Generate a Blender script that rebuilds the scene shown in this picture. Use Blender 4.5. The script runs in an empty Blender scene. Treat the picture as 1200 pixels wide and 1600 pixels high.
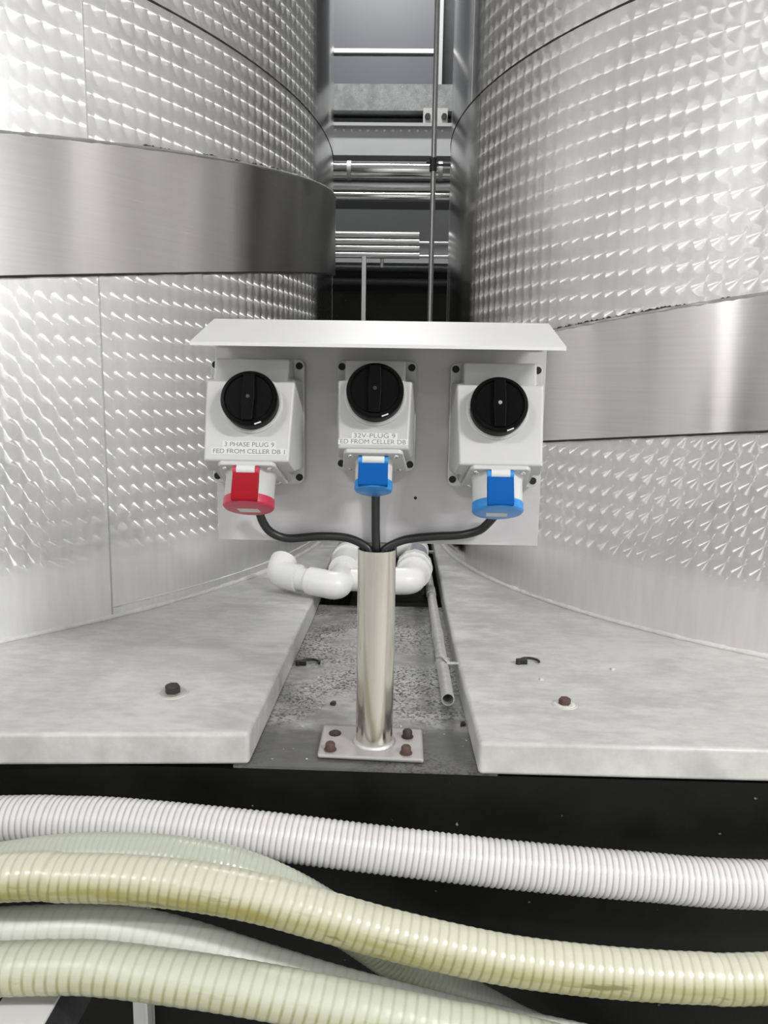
import bpy, bmesh, math, random
from mathutils import Vector, Matrix
random.seed(7)
PI = math.pi
SC = bpy.context.scene
COL = SC.collection

# ------------------------------------------------------------------ camera
CAM = Vector((0, 0, .4875))
FPX, TH, RO, YAW = 1200.0, math.radians(9.0), 0.016, math.radians(1.4)
FW = Vector((-math.sin(YAW)*math.cos(TH), math.cos(YAW)*math.cos(TH), -math.sin(TH)))
_r = Vector((math.cos(YAW), math.sin(YAW), 0)); _u = _r.cross(FW)
RT = _r*math.cos(RO) + _u*math.sin(RO); UP = -_r*math.sin(RO) + _u*math.cos(RO)
cd = bpy.data.cameras.new('camera'); co = bpy.data.objects.new('camera', cd); COL.objects.link(co)
cd.sensor_fit = 'VERTICAL'; cd.sensor_height = 32.0; cd.lens = 32.0*FPX/1600.0
cd.clip_start = .02; cd.clip_end = 60
co.matrix_world = Matrix(((RT.x, UP.x, -FW.x, CAM.x), (RT.y, UP.y, -FW.y, CAM.y), (RT.z, UP.z, -FW.z, CAM.z), (0, 0, 0, 1)))
SC.camera = co
def ray(p): return FW + RT*((p[0]-600)/FPX) - UP*((p[1]-800)/FPX)
def onY(p, Y):
    d = ray(p); return CAM + d*((Y-CAM.y)/d.y)
def onZ(p, Z):
    d = ray(p); return CAM + d*((Z-CAM.z)/d.z)

# ------------------------------------------------------------------ world, exposure
w = bpy.data.worlds.new('world'); SC.world = w; w.use_nodes = True
bg = w.node_tree.nodes['Background']; bg.inputs[0].default_value = (.93, .95, 1, 1); bg.inputs[1].default_value = .12
SC.view_settings.view_transform = 'Standard'; SC.view_settings.look = 'None'
SC.view_settings.gamma = 1; SC.view_settings.use_curve_mapping = False
SC.view_settings.exposure = -0.72
LAMP_W = 95.0

# ------------------------------------------------------------------ node helpers
class NT:
    def __init__(s, name):
        s.m = bpy.data.materials.new(name); s.m.use_nodes = True
        s.t = s.m.node_tree; s.n = s.t.nodes; s.b = s.n['Principled BSDF']
    def node(s, typ, **kw):
        n = s.n.new(typ)
        for k, v in kw.items(): setattr(n, k, v)
        return n
    def put(s, sock, v):
        if isinstance(v, bpy.types.NodeSocket): s.t.links.new(v, sock)
        elif v is not None: sock.default_value = v
    def math(s, op, a, b=None, c=None, clamp=False):
        n = s.node('ShaderNodeMath', operation=op, use_clamp=clamp)
        for i, v in enumerate((a, b, c)): s.put(n.inputs[i], v)
        return n.outputs[0]
    def vm(s, op, a, b=None, sc=None):
        n = s.node('ShaderNodeVectorMath', operation=op); s.put(n.inputs[0], a); s.put(n.inputs[1], b)
        if sc is not None: s.put(n.inputs['Scale'], sc)
        return n.outputs[0]
    def xyz(s, a=0., b=0., c=0.):
        n = s.node('ShaderNodeCombineXYZ'); s.put(n.inputs[0], a); s.put(n.inputs[1], b); s.put(n.inputs[2], c); return n.outputs[0]
    def mixv(s, f, a, b):
        n = s.node('ShaderNodeMix', data_type='VECTOR'); s.put(n.inputs[0], f); s.put(n.inputs[4], a); s.put(n.inputs[5], b); return n.outputs[1]
    def mixc(s, f, a, b, mode='MIX'):
        n = s.node('ShaderNodeMix', data_type='RGBA', blend_type=mode); s.put(n.inputs[0], f); s.put(n.inputs[6], a); s.put(n.inputs[7], b); return n.outputs[2]
    def obj(s): return s.node('ShaderNodeTexCoord').outputs['Object']
    def noise(s, vec, scale, detail=3., rough=.55):
        n = s.node('ShaderNodeTexNoise'); s.put(n.inputs['Vector'], vec); n.inputs['Scale'].default_value = scale
        n.inputs['Detail'].default_value = detail; n.inputs['Roughness'].default_value = rough; return n.outputs[0]
    def ramp(s, f, lo, hi, a=0., b=1.):
        n = s.node('ShaderNodeMapRange', interpolation_type='SMOOTHSTEP'); s.put(n.inputs[0], f)
        for i, v in zip((1, 2, 3, 4), (lo, hi, a, b)): n.inputs[i].default_value = v
        return n.outputs[0]
    def bump(s, h, st, dist=.002):
        n = s.node('ShaderNodeBump'); n.inputs['Strength'].default_value = st; n.inputs['Distance'].default_value = dist
        s.put(n.inputs['Height'], h); s.put(s.b.inputs['Normal'], n.outputs[0])
def c4(c): return (c[0], c[1], c[2], 1)
def plain(name, col, rough=.5, metal=0., var=.06, scale=30., bump=0., **kw):
    k = NT(name); o = k.obj(); n = k.noise(o, scale)
    k.put(k.b.inputs['Base Color'], k.mixc(n, c4([v*(1-var) for v in col]), c4([min(1, v*(1+var)) for v in col])))
    k.b.inputs['Roughness'].default_value = rough; k.b.inputs['Metallic'].default_value = metal
    if bump: k.bump(k.noise(o, scale*6, 4), bump, .001)
    for a, v in kw.items(): k.b.inputs[a].default_value = v
    return k.m

def spot_steel(name, R, amin, amax, tint=(.86, .86, .855), zlo=.10):
    """engine-turned stainless sheet: overlapping swirl-brushed spots (radial grain gives the glints)"""
    k = NT(name); o = k.obj(); sp = k.node('ShaderNodeSeparateXYZ'); k.put(sp.inputs[0], o)
    x, y, z = sp.outputs
    ang = k.math('ARCTAN2', y, x); rnd = k.node('ShaderNodeObjectInfo').outputs['Random']
    px, pz, rho = .0290, .0360, .0250
    s_ = k.math('MULTIPLY', ang, R); v = k.math('MULTIPLY_ADD', z, 1/pz, rnd)
    jit = k.math('MULTIPLY', k.math('SINE', k.math('MULTIPLY', k.math('FLOOR', v), 12.9)), .06)
    u = k.math('ADD', k.math('MULTIPLY_ADD', s_, 1/px, k.math('MULTIPLY', rnd, 7.3)), jit)
    fu = k.math('FRACT', u); fv = k.math('FRACT', v)
    acc = None
    for a, b in ((0, 0), (1, 0), (0, 1), (1, 1)):
        dx = k.math('MULTIPLY', k.math('SUBTRACT', fu, float(a)), px); dy = k.math('MULTIPLY', k.math('SUBTRACT', fv, float(b)), pz)
        vec = k.xyz(dx, dy, 0.)
        if acc is None: acc = vec; continue
        d2 = k.math('ADD', k.math('MULTIPLY', dx, dx), k.math('MULTIPLY', dy, dy))
        acc = k.mixv(k.math('LESS_THAN', d2, rho*rho), acc, vec)
    sp2 = k.node('ShaderNodeSeparateXYZ'); k.put(sp2.inputs[0], acc)
    U = k.vm('NORMALIZE', k.xyz(k.math('MULTIPLY', y, -1.), x, 0.))
    T = k.vm('NORMALIZE', k.vm('ADD', k.vm('SCALE', U, sc=sp2.outputs[0]), k.xyz(0., 0., sp2.outputs[1])))
    # where the spots were ground: fades out at the sheet margins and in worn patches
    fade = k.math('MULTIPLY', k.ramp(ang, amin-.04, amin+.04), k.ramp(ang, amax-.05, amax+.03, 1., 0.))
    fang = fade; fade = k.math('MULTIPLY', fade, k.ramp(z, zlo, zlo+.05))
    worn = k.ramp(k.noise(o, 3.2, 2.), .30, .55, .55, 1.)
    amt = k.math('MULTIPLY', fade, worn)
    grain = k.noise(k.vm('MULTIPLY', o, (7., 7., .8)), 9., 4.)
    k.put(k.b.inputs['Base Color'], k.mixc(grain, c4([t*.9 for t in tint]), c4([min(1, t*1.1) for t in tint])))
    k.b.inputs['Metallic'].default_value = 1.
    k.put(k.b.inputs['Roughness'], k.ramp(fang, 0., 1., .14, .45))
    # each spot is very slightly dished
    d = k.node('ShaderNodeVectorMath', operation='LENGTH'); k.put(d.inputs[0], acc)
    k.bump(k.math('MULTIPLY', k.math('MULTIPLY', d.outputs['Value'], 1/rho), amt), .035, .0008)
    an = k.node('ShaderNodeBsdfAnisotropic'); k.put(an.inputs['Color'], k.b.inputs['Base Color'].links[0].from_socket)
    an.inputs['Roughness'].default_value = .42; an.inputs['Anisotropy'].default_value = -.78; k.put(an.inputs['Tangent'], T)
    k.put(an.inputs['Normal'], k.b.inputs['Normal'].links[0].from_socket)
    mx = k.node('ShaderNodeMixShader'); k.put(mx.inputs[0], k.math('MULTIPLY', amt, .58)); k.put(mx.inputs[1], k.b.outputs[0]); k.put(mx.inputs[2], an.outputs[0])
    k.put(k.n['Material Output'].inputs['Surface'], mx.outputs[0])
    return k.m
def brushed_steel(name, tint, rough=.3, aniso=.85, vertical=False, metal=1., streak=False):
    """rolled sheet brushed along its length"""
    k = NT(name); o = k.obj(); sp = k.node('ShaderNodeSeparateXYZ'); k.put(sp.inputs[0], o)
    sc = (40., 40., 1.5) if vertical else (1.2, 1.2, 60.)
    n = k.noise(k.vm('MULTIPLY', o, sc), 4., 5.); big = k.noise(o, 2.5, 2.)
    f = k.math('ADD', k.math('MULTIPLY', n, .5), k.math('MULTIPLY', big, .5))
    k.put(k.b.inputs['Base Color'], k.mixc(f, c4([t*.82 for t in tint]), c4([min(1, t*1.15) for t in tint])))
    k.b.inputs['Metallic'].default_value = metal
    k.put(k.b.inputs['Roughness'], k.ramp(n, .2, .8, rough*.85, rough*1.15))
    k.b.inputs['Anisotropic'].default_value = aniso
    if streak:
        an = k.node('ShaderNodeBsdfAnisotropic'); k.put(an.inputs['Color'], k.b.inputs['Base Color'].links[0].from_socket)
        an.inputs['Roughness'].default_value = .34; an.inputs['Anisotropy'].default_value = -.86; k.put(an.inputs['Tangent'], k.xyz(0., 0., 1.))
        mx = k.node('ShaderNodeMixShader'); mx.inputs[0].default_value = .6; k.put(mx.inputs[1], k.b.outputs[0]); k.put(mx.inputs[2], an.outputs[0])
        k.put(k.n['Material Output'].inputs['Surface'], mx.outputs[0])
    k.put(k.b.inputs['Tangent'], k.xyz(0., 0., 1.) if not vertical else k.vm('NORMALIZE', k.xyz(k.math('MULTIPLY', sp.outputs[1], -1.), sp.outputs[0], 0.)))
    return k.m
def concrete(name, a, b, speck=0., rough=.6, scale=5., bump=.25):
    k = NT(name); o = k.obj()
    n1 = k.noise(o, scale, 5., .6); n2 = k.noise(k.vm('MULTIPLY', o, (1., 2.5, 1.)), scale*2.3, 4.); n3 = k.noise(k.vm('MULTIPLY', o, (1., 2., 1.)), 38., 5., .65); f = k.ramp(k.math('ADD', k.math('MULTIPLY', n1, .42), k.math('ADD', k.math('MULTIPLY', n2, .30), k.math('MULTIPLY', n3, .28))), .38, .62)
    col = k.mixc(f, c4(a), c4(b))
    if speck:
        m = k.math('MULTIPLY', k.ramp(k.noise(o, 190., 3., .7), .49, .58), k.ramp(k.noise(o, 6., 2.), .38, .56))
        col = k.mixc(k.math('MULTIPLY', m, speck), col, (.012, .012, .012, 1))
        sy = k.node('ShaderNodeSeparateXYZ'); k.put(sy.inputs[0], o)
        front_band = k.ramp(k.math('ADD', sy.outputs[1], k.math('MULTIPLY', k.noise(o, 14., 3.), .10)), -.24, -.19, 1., 0.)  # darker band along the front edge with a noisy border
        col = k.mixc(k.math('MULTIPLY', front_band, .78), col, (.05, .05, .048, 1))
        p = k.ramp(k.noise(o, 90., 2.), .72, .78); col = k.mixc(p, col, (.7, .7, .68, 1))
    if not speck and a[0] < .1: col = k.mixc(k.ramp(k.noise(o, 70., 2.), .74, .80), col, (.25, .25, .24, 1))
    k.put(k.b.inputs['Base Color'], col)
    k.put(k.b.inputs['Roughness'], k.ramp(n2, .3, .7, rough*.7, rough*1.2))
    k.bump(k.noise(o, 120., 4.), bump, .0015)
    return k.m
def hose_mat(name, col, dark, pitch, stripe, low_tint=0., sss=.25, rough=.28):
    """PVC hose: UV x runs along it in metres, UV y round it (0.5 = underside)"""
    k = NT(name); uv = k.node('ShaderNodeTexCoord').outputs['UV']; sp = k.node('ShaderNodeSeparateXYZ'); k.put(sp.inputs[0], uv)
    u, v = sp.outputs[0], sp.outputs[1]
    tri = k.math('PINGPONG', k.math('MULTIPLY', k.math('ADD', u, k.math('MULTIPLY', v, pitch)), 2/pitch), 1.)
    st = k.ramp(tri, .55, .95)
    base = c4(col)
    if low_tint:
        low = k.ramp(k.math('ABSOLUTE', k.math('SUBTRACT', v, .40)), .14, .27, 1., 0.)  # olive tint, strongest towards the underside and broken up by noise
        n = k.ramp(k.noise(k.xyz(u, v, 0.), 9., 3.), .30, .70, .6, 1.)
        base = k.mixc(k.math('MULTIPLY', k.math('MULTIPLY', low, n), low_tint), base, (.27, .25, .055, 1))
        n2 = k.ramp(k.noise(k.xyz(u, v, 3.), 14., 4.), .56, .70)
        base = k.mixc(k.math('MULTIPLY', k.math('MULTIPLY', low, n2), low_tint*.8), base, (.13, .115, .03, 1))
    sk = k.math('MULTIPLY', st, stripe)
    if low_tint: sk = k.math('MULTIPLY', sk, k.ramp(low, 0., 1., .55, 1.4), clamp=True)
    k.put(k.b.inputs['Base Color'], k.mixc(sk, base, c4(dark)))
    k.b.inputs['Roughness'].default_value = rough
    if sss:
        k.b.inputs['Subsurface Weight'].default_value = sss; k.b.inputs['Subsurface Radius'].default_value = (1, 1, .7); k.b.inputs['Subsurface Scale'].default_value = .012
    return k.m

M = {}
M['white_plastic'] = plain('white_plastic', (.50, .50, .485), .42, scale=12., var=.03)
M['grey_plastic'] = plain('grey_plastic', (.43, .43, .41), .40, scale=12., var=.03)
M['pure_white_plastic'] = plain('pure_white_plastic', (.62, .63, .62), .35, var=.02)
M['black_gloss'] = plain('black_gloss', (.004, .004, .004), .30, **{'Specular IOR Level': .04})
M['black_rubber'] = plain('black_rubber', (.012, .012, .012), .38)
M['hole'] = plain('dark_hole', (.01, .01, .01), .8)
M['chrome'] = plain('chrome', (.75, .75, .74), .18, 1.)
M['red'] = plain('red_plastic', (.30, .003, .012), .42, var=.03, **{'Specular IOR Level': .15})
M['pink_red'] = plain('faded_red_plastic', (.50, .035, .08), .34, var=.03)
M['blue'] = plain('blue_plastic', (.0, .085, .33), .42, var=.03, **{'Specular IOR Level': .12})
M['light_blue'] = plain('light_blue_plastic', (.03, .25, .65), .30, var=.03)
M['paper'] = plain('paper', (.60, .60, .585), .6, var=.02)
M['ink'] = plain('ink', (.17, .17, .18), .6)
M['painted_panel'] = plain('painted_panel', (.50, .49, .50), .36, 0., .06, 6.)
M['canopy'] = plain('canopy_white', (.66, .66, .645), .38, 0., .04, 8.)
M['post_steel'] = brushed_steel('post_steel', (.72, .69, .62), .20, .25, True)
M['plate'] = plain('base_plate_steel', (.40, .385, .375), .5, .3, .12, 25., .1)
M['rust'] = plain('rusty_bolt', (.10, .055, .045), .7, .2, .35, 160., .4)
M['dark_bolt'] = plain('dark_bolt', (.045, .038, .035), .55, .4, .3, 120., .3)
M['slab'] = concrete('slab_concrete', (.42, .42, .395), (.60, .60, .57), 0., .42, 4.5, .12)
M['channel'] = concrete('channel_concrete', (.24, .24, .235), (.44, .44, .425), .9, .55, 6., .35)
M['wall_black'] = concrete('black_painted_wall', (.003, .003, .0025), (.006, .006, .005), 0., .5, 3., .15)
M['wall_black'].node_tree.nodes['Principled BSDF'].inputs['Specular IOR Level'].default_value = .2
M['pvc'] = plain('pvc_white', (.78, .78, .76), .33, var=.02)
M['pvc_grey'] = plain('pvc_grey', (.36, .37, .40), .22, .0, .06)
M['galv'] = plain('galvanised', (.50, .50, .48), .5, .6, .3, 90., .15)
M['floor'] = concrete('hall_floor_concrete', (.36, .36, .35), (.46, .46, .45), 0., .5, 2., .1)
M['hall_wall'] = plain('hall_wall_paint', (.86, .86, .86), .7, scale=2.)
M['ceiling'] = plain('ceiling_paint', (.80, .80, .80), .8, scale=2.)
M['back_wall'] = plain('back_wall_cladding', (.095, .102, .112), .45, 0., .10, 1.5)
M['light_strip'] = plain('strip_paint', (.46, .47, .49), .5, 0., .08, 3.)
M['beam_conc'] = concrete('beam_concrete', (.16, .17, .17), (.30, .31, .31), .25, .7, 7., .3)
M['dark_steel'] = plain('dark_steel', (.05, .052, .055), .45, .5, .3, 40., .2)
M['light_beam'] = plain('painted_beam', (.46, .47, .48), .5, 0., .08, 5.)
M['white_line'] = plain('white_trim', (.78, .78, .78), .4)
M['shiny'] = brushed_steel('polished_pipe', (.74, .74, .74), .12, .0)
M['dull_tube'] = plain('aluminium_tube', (.70, .70, .70), .28, .9, .05)
M['conduit'] = plain('grey_conduit', (.48, .48, .48), .28, .7, .1)
M['weld'] = plain('weld_bead', (.58, .58, .56), .35, .8, .15, 200., .5)
M['seam_steel'] = plain('seam_steel', (.5, .5, .49), .45, .9, .1)
M['sealant'] = plain('sealant', (.66, .66, .63), .5, 0., .15, 120., .4)
M['grime'] = plain('grime', (.035, .030, .025), .85, 0., .5, 90., .4)
M['bracket'] = plain('bracket_white', (.72, .72, .70), .4, var=.05)
M['lamp_case'] = plain('lamp_case', (.8, .8, .8), .4)
TL = dict(c=(-1.8296, 2.3857), R=1.5992); TR = dict(c=(1.3495, 2.2793), R=1.2335)
rad = math.radians
M['spotL'] = spot_steel('engine_turned_steel_a', TL['R'], rad(-75), rad(-9))
M['spotL2'] = spot_steel('engine_turned_steel_b', TL['R'], rad(-75), rad(-9), zlo=-.1)
M['spotR'] = spot_steel('engine_turned_steel_c', TR['R'], rad(-164), rad(-60), (.82, .81, .795), .10)
M['jacketL'] = brushed_steel('jacket_steel_a', (.84, .83, .815), .24, .82, streak=True)
M['jacketR'] = brushed_steel('jacket_steel_b', (.80, .785, .76), .24, .82, streak=True)
M['lid_steel'] = brushed_steel('lid_steel', (.6, .6, .58), .3, .3)
M['hose_white'] = hose_mat('hose_white', (.66, .65, .65), (.36, .355, .35), .0075, .9, 0., .1, .35)
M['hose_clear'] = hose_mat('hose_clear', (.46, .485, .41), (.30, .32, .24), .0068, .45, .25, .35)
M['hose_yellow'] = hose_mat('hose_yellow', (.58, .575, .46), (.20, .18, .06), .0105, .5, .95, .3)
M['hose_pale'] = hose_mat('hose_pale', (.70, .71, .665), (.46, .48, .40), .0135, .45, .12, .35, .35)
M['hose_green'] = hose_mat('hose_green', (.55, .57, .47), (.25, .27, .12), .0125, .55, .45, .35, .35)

# ------------------------------------------------------------------ object helpers
def root(name, loc, label, cat, group=None, kind=None):
    o = bpy.data.objects.new(name, None); COL.objects.link(o); o.location = loc; o.empty_display_size = .05
    tag(o, label, cat, group, kind); return o
def tag(o, label=None, cat=None, group=None, kind=None):
    if label: o['label'] = label
    if cat: o['category'] = cat
    if group: o['group'] = group
    if kind: o['kind'] = kind
    return o
def base_of(p):
    v = Vector((0, 0, 0))
    while p: v = v + Vector(p.location); p = p.parent
    return v
def link(name, bm, mat, parent=None, smooth=None, bevel=0., seg=2, local=False, at=None):
    """one mesh object; the bmesh is in world coordinates unless local"""
    if parent is not None and not local: bmesh.ops.translate(bm, verts=bm.verts, vec=-base_of(parent))
    me = bpy.data.meshes.new(name); bmesh.ops.recalc_face_normals(bm, faces=bm.faces); 
    loc = None
    if parent is None and not local:                       # origin at the thing's base
        xs = [v.co for v in bm.verts]
        loc = Vector((sum((min(c[i] for c in xs), max(c[i] for c in xs)))/2 if i < 2 else min(c[i] for c in xs) for i in range(3)))
        if at is not None: loc = Vector(at)
        bmesh.ops.translate(bm, verts=bm.verts, vec=-loc)
    bm.to_mesh(me); bm.free(); me.materials.append(M[mat])
    o = bpy.data.objects.new(name, me); COL.objects.link(o)
    if loc is not None: o.location = loc
    if parent is not None: o.parent = parent
    if smooth is not None:
        me.polygons.foreach_set('use_smooth', [True]*len(me.polygons)); me.set_sharp_from_angle(angle=rad(smooth))
    if bevel:
        b = o.modifiers.new('bevel', 'BEVEL'); b.width = bevel; b.segments = seg; b.limit_method = 'ANGLE'; b.angle_limit = rad(35)
        me.polygons.foreach_set('use_smooth', [True]*len(me.polygons)); b.harden_normals = True
    return o
def box(x0, x1, y0, y1, z0, z1, bm=None):
    bm = bm or bmesh.new()
    v = [bm.verts.new(p) for p in ((x0,y0,z0),(x1,y0,z0),(x1,y1,z0),(x0,y1,z0),(x0,y0,z1),(x1,y0,z1),(x1,y1,z1),(x0,y1,z1))]
    for f in ((3,2,1,0),(4,5,6,7),(0,1,5,4),(1,2,6,5),(2,3,7,6),(3,0,4,7)): bm.faces.new([v[i] for i in f])
    return bm
def frame_of(ax):
    ax = Vector(ax).normalized(); h = Vector((1, 0, 0)) if abs(ax.x) < .9 else Vector((0, 1, 0))
    a = (h - ax*h.dot(ax)).normalized(); return a, ax.cross(a), ax
def lathe(org, axis, prof, n=24, bm=None, cap=True):
    """prof = [(distance along axis, radius)...]"""
    bm = bm or bmesh.new(); a, b, ax = frame_of(axis); org = Vector(org); rings = []
    for t, r in prof:
        rings.append([bm.verts.new(org + ax*t + a*(r*math.cos(2*PI*i/n)) + b*(r*math.sin(2*PI*i/n))) for i in range(n)])
    for p, q in zip(rings, rings[1:]):
        for i in range(n): bm.faces.new((p[i], p[(i+1) % n], q[(i+1) % n], q[i]))
    if cap: bm.faces.new(list(reversed(rings[0]))); bm.faces.new(rings[-1])
    return bm
def cyl(a, b, r, n=20, bm=None, r2=None):
    a = Vector(a); b = Vector(b); return lathe(a, b-a, [(0, r), ((b-a).length, r2 or r)], n, bm)
def pipe_open(a, b, ro, ri, n=24, bm=None):
    a = Vector(a); b = Vector(b); L = (b-a).length
    bm = bm or bmesh.new(); A, B, ax = frame_of(b-a); R = []
    for t, r in ((0, ri), (0, ro), (L, ro), (L, ri)):
        R.append([bm.verts.new(a + ax*t + A*(r*math.cos(2*PI*i/n)) + B*(r*math.sin(2*PI*i/n))) for i in range(n)])
    for p, q in zip(R, R[1:]+R[:1]):
        for i in range(n): bm.faces.new((p[i], p[(i+1) % n], q[(i+1) % n], q[i]))
    return bm
def spline(pts, step):
    P = [Vector(p) for p in pts]; P = [P[0]*2-P[1]] + P + [P[-1]*2-P[-2]]; d = []
    for i in range(1, len(P)-2):
        for k in range(40):
            t = k/40; a, b, c, e = P[i-1], P[i], P[i+1], P[i+2]
            d.append(.5*((2*b) + (c-a)*t + (2*a-5*b+4*c-e)*t*t + (3*b-a-3*c+e)*t**3))
    d.append(P[-2]); out = [(d[0], 0.)]; s = 0; nxt = step
    for p, q in zip(d, d[1:]):
        L = (q-p).length
        while s+L >= nxt and L > 0: out.append((p.lerp(q, (nxt-s)/L), nxt)); nxt += step
        s += L
    return out
def tube(pts, r, step=.006, n=14, rib=0., pitch=.01, cap=True, bm=None):
    bm = bm or bmesh.new(); S = spline(pts, step); rings = []; uvl = bm.loops.layers.uv.verify(); par = {}
    for i, (p, s) in enumerate(S):
        a = S[max(0, i-1)][0]; b = S[min(len(S)-1, i+1)][0]; T = (b-a).normalized()
        up = Vector((0, 0, 1)) if abs(T.z) < .95 else Vector((0, 1, 0))
        N = (up - T*up.dot(T)).normalized(); B = T.cross(N); ring = []
        for k in range(n):
            t = 2*PI*k/n; rr = r*(1 + rib*math.cos(2*PI*(s/pitch + k/n)))
            ring.append(bm.verts.new(p + N*(rr*math.cos(t)) + B*(rr*math.sin(t))))
        rings.append((ring, s))
    for (p, s0), (q, s1) in zip(rings, rings[1:]):
        for k in range(n):
            f = bm.faces.new((p[k], p[(k+1) % n], q[(k+1) % n], q[k]))
            for l, uv in zip(f.loops, ((s0, k/n), (s0, (k+1)/n), (s1, (k+1)/n), (s1, k/n))): l[uvl].uv = uv
    if cap: bm.faces.new(list(reversed(rings[0][0]))); bm.faces.new(rings[-1][0])
    return bm
def extrude_poly(pts, vec, bm=None):
    bm = bm or bmesh.new(); vec = Vector(vec); a = [bm.verts.new(p) for p in pts]; b = [bm.verts.new(Vector(p)+vec) for p in pts]; n = len(a)
    bm.faces.new(a); bm.faces.new(list(reversed(b)))
    for i in range(n): bm.faces.new((a[i], b[i], b[(i+1) % n], a[(i+1) % n]))
    return bm
def hexbolt(o, r, h, bm=None):
    return lathe(o, (0, 0, 1), [(0, r), (h*.8, r), (h, r*.82)], 6, bm)
def text_mesh(name, body, size, mat, parent, org, ex, ey, en, sx=1.0):
    """flat printed lettering: origin = centre of the line, ex right, ey up, en out of the surface"""
    cu = bpy.data.curves.new(name, 'FONT'); cu.body = body; cu.size = size; cu.align_x = 'CENTER'; cu.align_y = 'CENTER'; cu.extrude = .0001
    t = bpy.data.objects.new('tmp', cu); COL.objects.link(t); bpy.context.view_layer.update()
    me = bpy.data.meshes.new_from_object(t.evaluated_get(bpy.context.evaluated_depsgraph_get())); bpy.data.objects.remove(t)
    bm = bmesh.new(); bm.from_mesh(me); ex, ey, en, org = map(Vector, (ex, ey, en, org))
    x0 = min(v.co.x for v in bm.verts); x1 = max(v.co.x for v in bm.verts); sx = sx/(x1-x0)
    for v in bm.verts: c = v.co.copy(); c.x -= (x0+x1)/2; v.co = org + ex*(c.x*sx) + ey*c.y + en*c.z
    return link(name, bm, mat, parent)

# ------------------------------------------------------------------ the setting
FZ = -.95
def struct(name, bm, mat, label, cat=None, parent=None, **kw):
    o = link(name, bm, mat, parent, **kw)
    if parent is None: tag(o, label, cat or name.split('_')[0], kind='structure')
    return o
struct('floor', box(-6, 6, -5.5, 6.2, FZ-.1, FZ), 'floor', 'grey concrete floor of the tank hall', 'floor')
struct('wall_rear', box(-6, 6, -5.7, -5.5, FZ, 4.2), 'hall_wall', 'pale hall wall behind the viewer', 'wall')
struct('wall_left', box(-6.2, -6, -5.7, 6.2, FZ, 4.2), 'hall_wall', 'pale hall side wall beyond the left tank', 'wall')
struct('wall_right', box(6, 6.2, -5.7, 6.2, FZ, 4.2), 'hall_wall', 'pale hall side wall beyond the right tank', 'wall')
struct('ceiling', box(-6.2, 6.2, -5.7, 6.2, 4.2, 4.3), 'ceiling', 'pale grey ceiling of the tank hall', 'ceiling')
# plinth: black front, channel floor between the slabs, sunken pit behind it
PIT = 1.70
bm = box(-6, 6, .934, PIT, FZ, -.004); box(-6, -.185, PIT, 4.3, FZ, -.004, bm); box(.115, 6, PIT, 4.3, FZ, -.004, bm); box(-.185, .115, PIT, 4.3, FZ, -.28, bm)
struct('wall_plinth', bm, 'wall_black', 'black painted front wall of the raised plinth behind the hoses', 'wall')
bm = extrude_poly([(-.215, .936, -.004), (.13, .934, -.004), (.13, PIT, -.004), (-.215, PIT, -.004)], (0, 0, .004))
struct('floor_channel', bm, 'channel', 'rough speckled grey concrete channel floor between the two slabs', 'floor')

def slab(name, pts, label):
    o = link(name, extrude_poly(pts, (0, 0, .045)), 'slab', None, bevel=.006, seg=3); return tag(o, label, 'slab')
slab('concrete_slab', [(-.194, .936, 0), (-.186, 1.6, 0), (-.180, 4.2, 0), (-4.5, 4.2, 0), (-4.5, .68, 0), (-.52, .9155, 0)], 'pale grey concrete slab under the left tank with black bolt')
slab('concrete_slab', [(.104, .927, 0), (4.5, .945, 0), (4.5, 4.2, 0), (.092, 4.2, 0), (.093, 1.7, 0), (.097, 1.2, 0)], 'pale grey concrete slab under the right tank with rusty bolt')
ZS = .045

# ------------------------------------------------------------------ tanks
def ring_sheet(R, a0, a1, zlo, zhi, nz=1, th=.002, da=1.0):
    """curved sheet between two edge functions z(angle in deg), with thickness inwards"""
    bm = bmesh.new(); n = max(2, int(abs(a1-a0)/da)); outer = []
    for i in range(n+1):
        a = a0+(a1-a0)*i/n; c, s = math.cos(rad(a)), math.sin(rad(a)); l, h = zlo(a), zhi(a)
        outer.append([bm.verts.new((R*c, R*s, l+(h-l)*j/nz)) for j in range(nz+1)] + [bm.verts.new(((R-th)*c, (R-th)*s, h)), bm.verts.new(((R-th)*c, (R-th)*s, l))])
    m = nz+3
    for p, q in zip(outer, outer[1:]):
        for j in range(m): bm.faces.new((p[j], q[j], q[(j+1) % m], p[(j+1) % m]))
    for e in (outer[0], outer[-1]): bm.faces.new(e)
    return bm
def ring_bead(R, a0, a1, zf, r, n=6, wob=0.):
    bm = bmesh.new(); N = max(3, int(abs(a1-a0)*(6 if wob > .5 else 2))); rings = []
    for i in range(N+1):
        a = a0+(a1-a0)*i/N; k = 1+wob*random.uniform(-1, 1)
        k *= min(1, .25+min(i, N-i)*.5) if wob > .5 else 1
        rings.append([bm.verts.new(((R+r*k*math.cos(2*PI*j/n))*math.cos(rad(a)), (R+r*k*math.cos(2*PI*j/n))*math.sin(rad(a)), zf(a)+r*k*math.sin(2*PI*j/n))) for j in range(n)])
    for p, q in zip(rings, rings[1:]):
        for j in range(n): bm.faces.new((p[j], q[j], q[(j+1) % n], p[(j+1) % n]))
    return bm
def vbead(R, a, z0, z1, wd, th):
    bm = bmesh.new(); h = wd/2/R*180/PI; P = []
    for aa, r in ((a-h, R-.001), (a-h*.5, R+th), (a+h*.5, R+th), (a+h, R-.001)):
        P.append([(r*math.cos(rad(aa)), r*math.sin(rad(aa)), z) for z in (z0, z1)])
    V = [[bm.verts.new(c) for c in p] for p in P]
    for p, q in zip(V, V[1:]+V[:1]): bm.faces.new((p[0], q[0], q[1], p[1]))
    return bm
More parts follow.
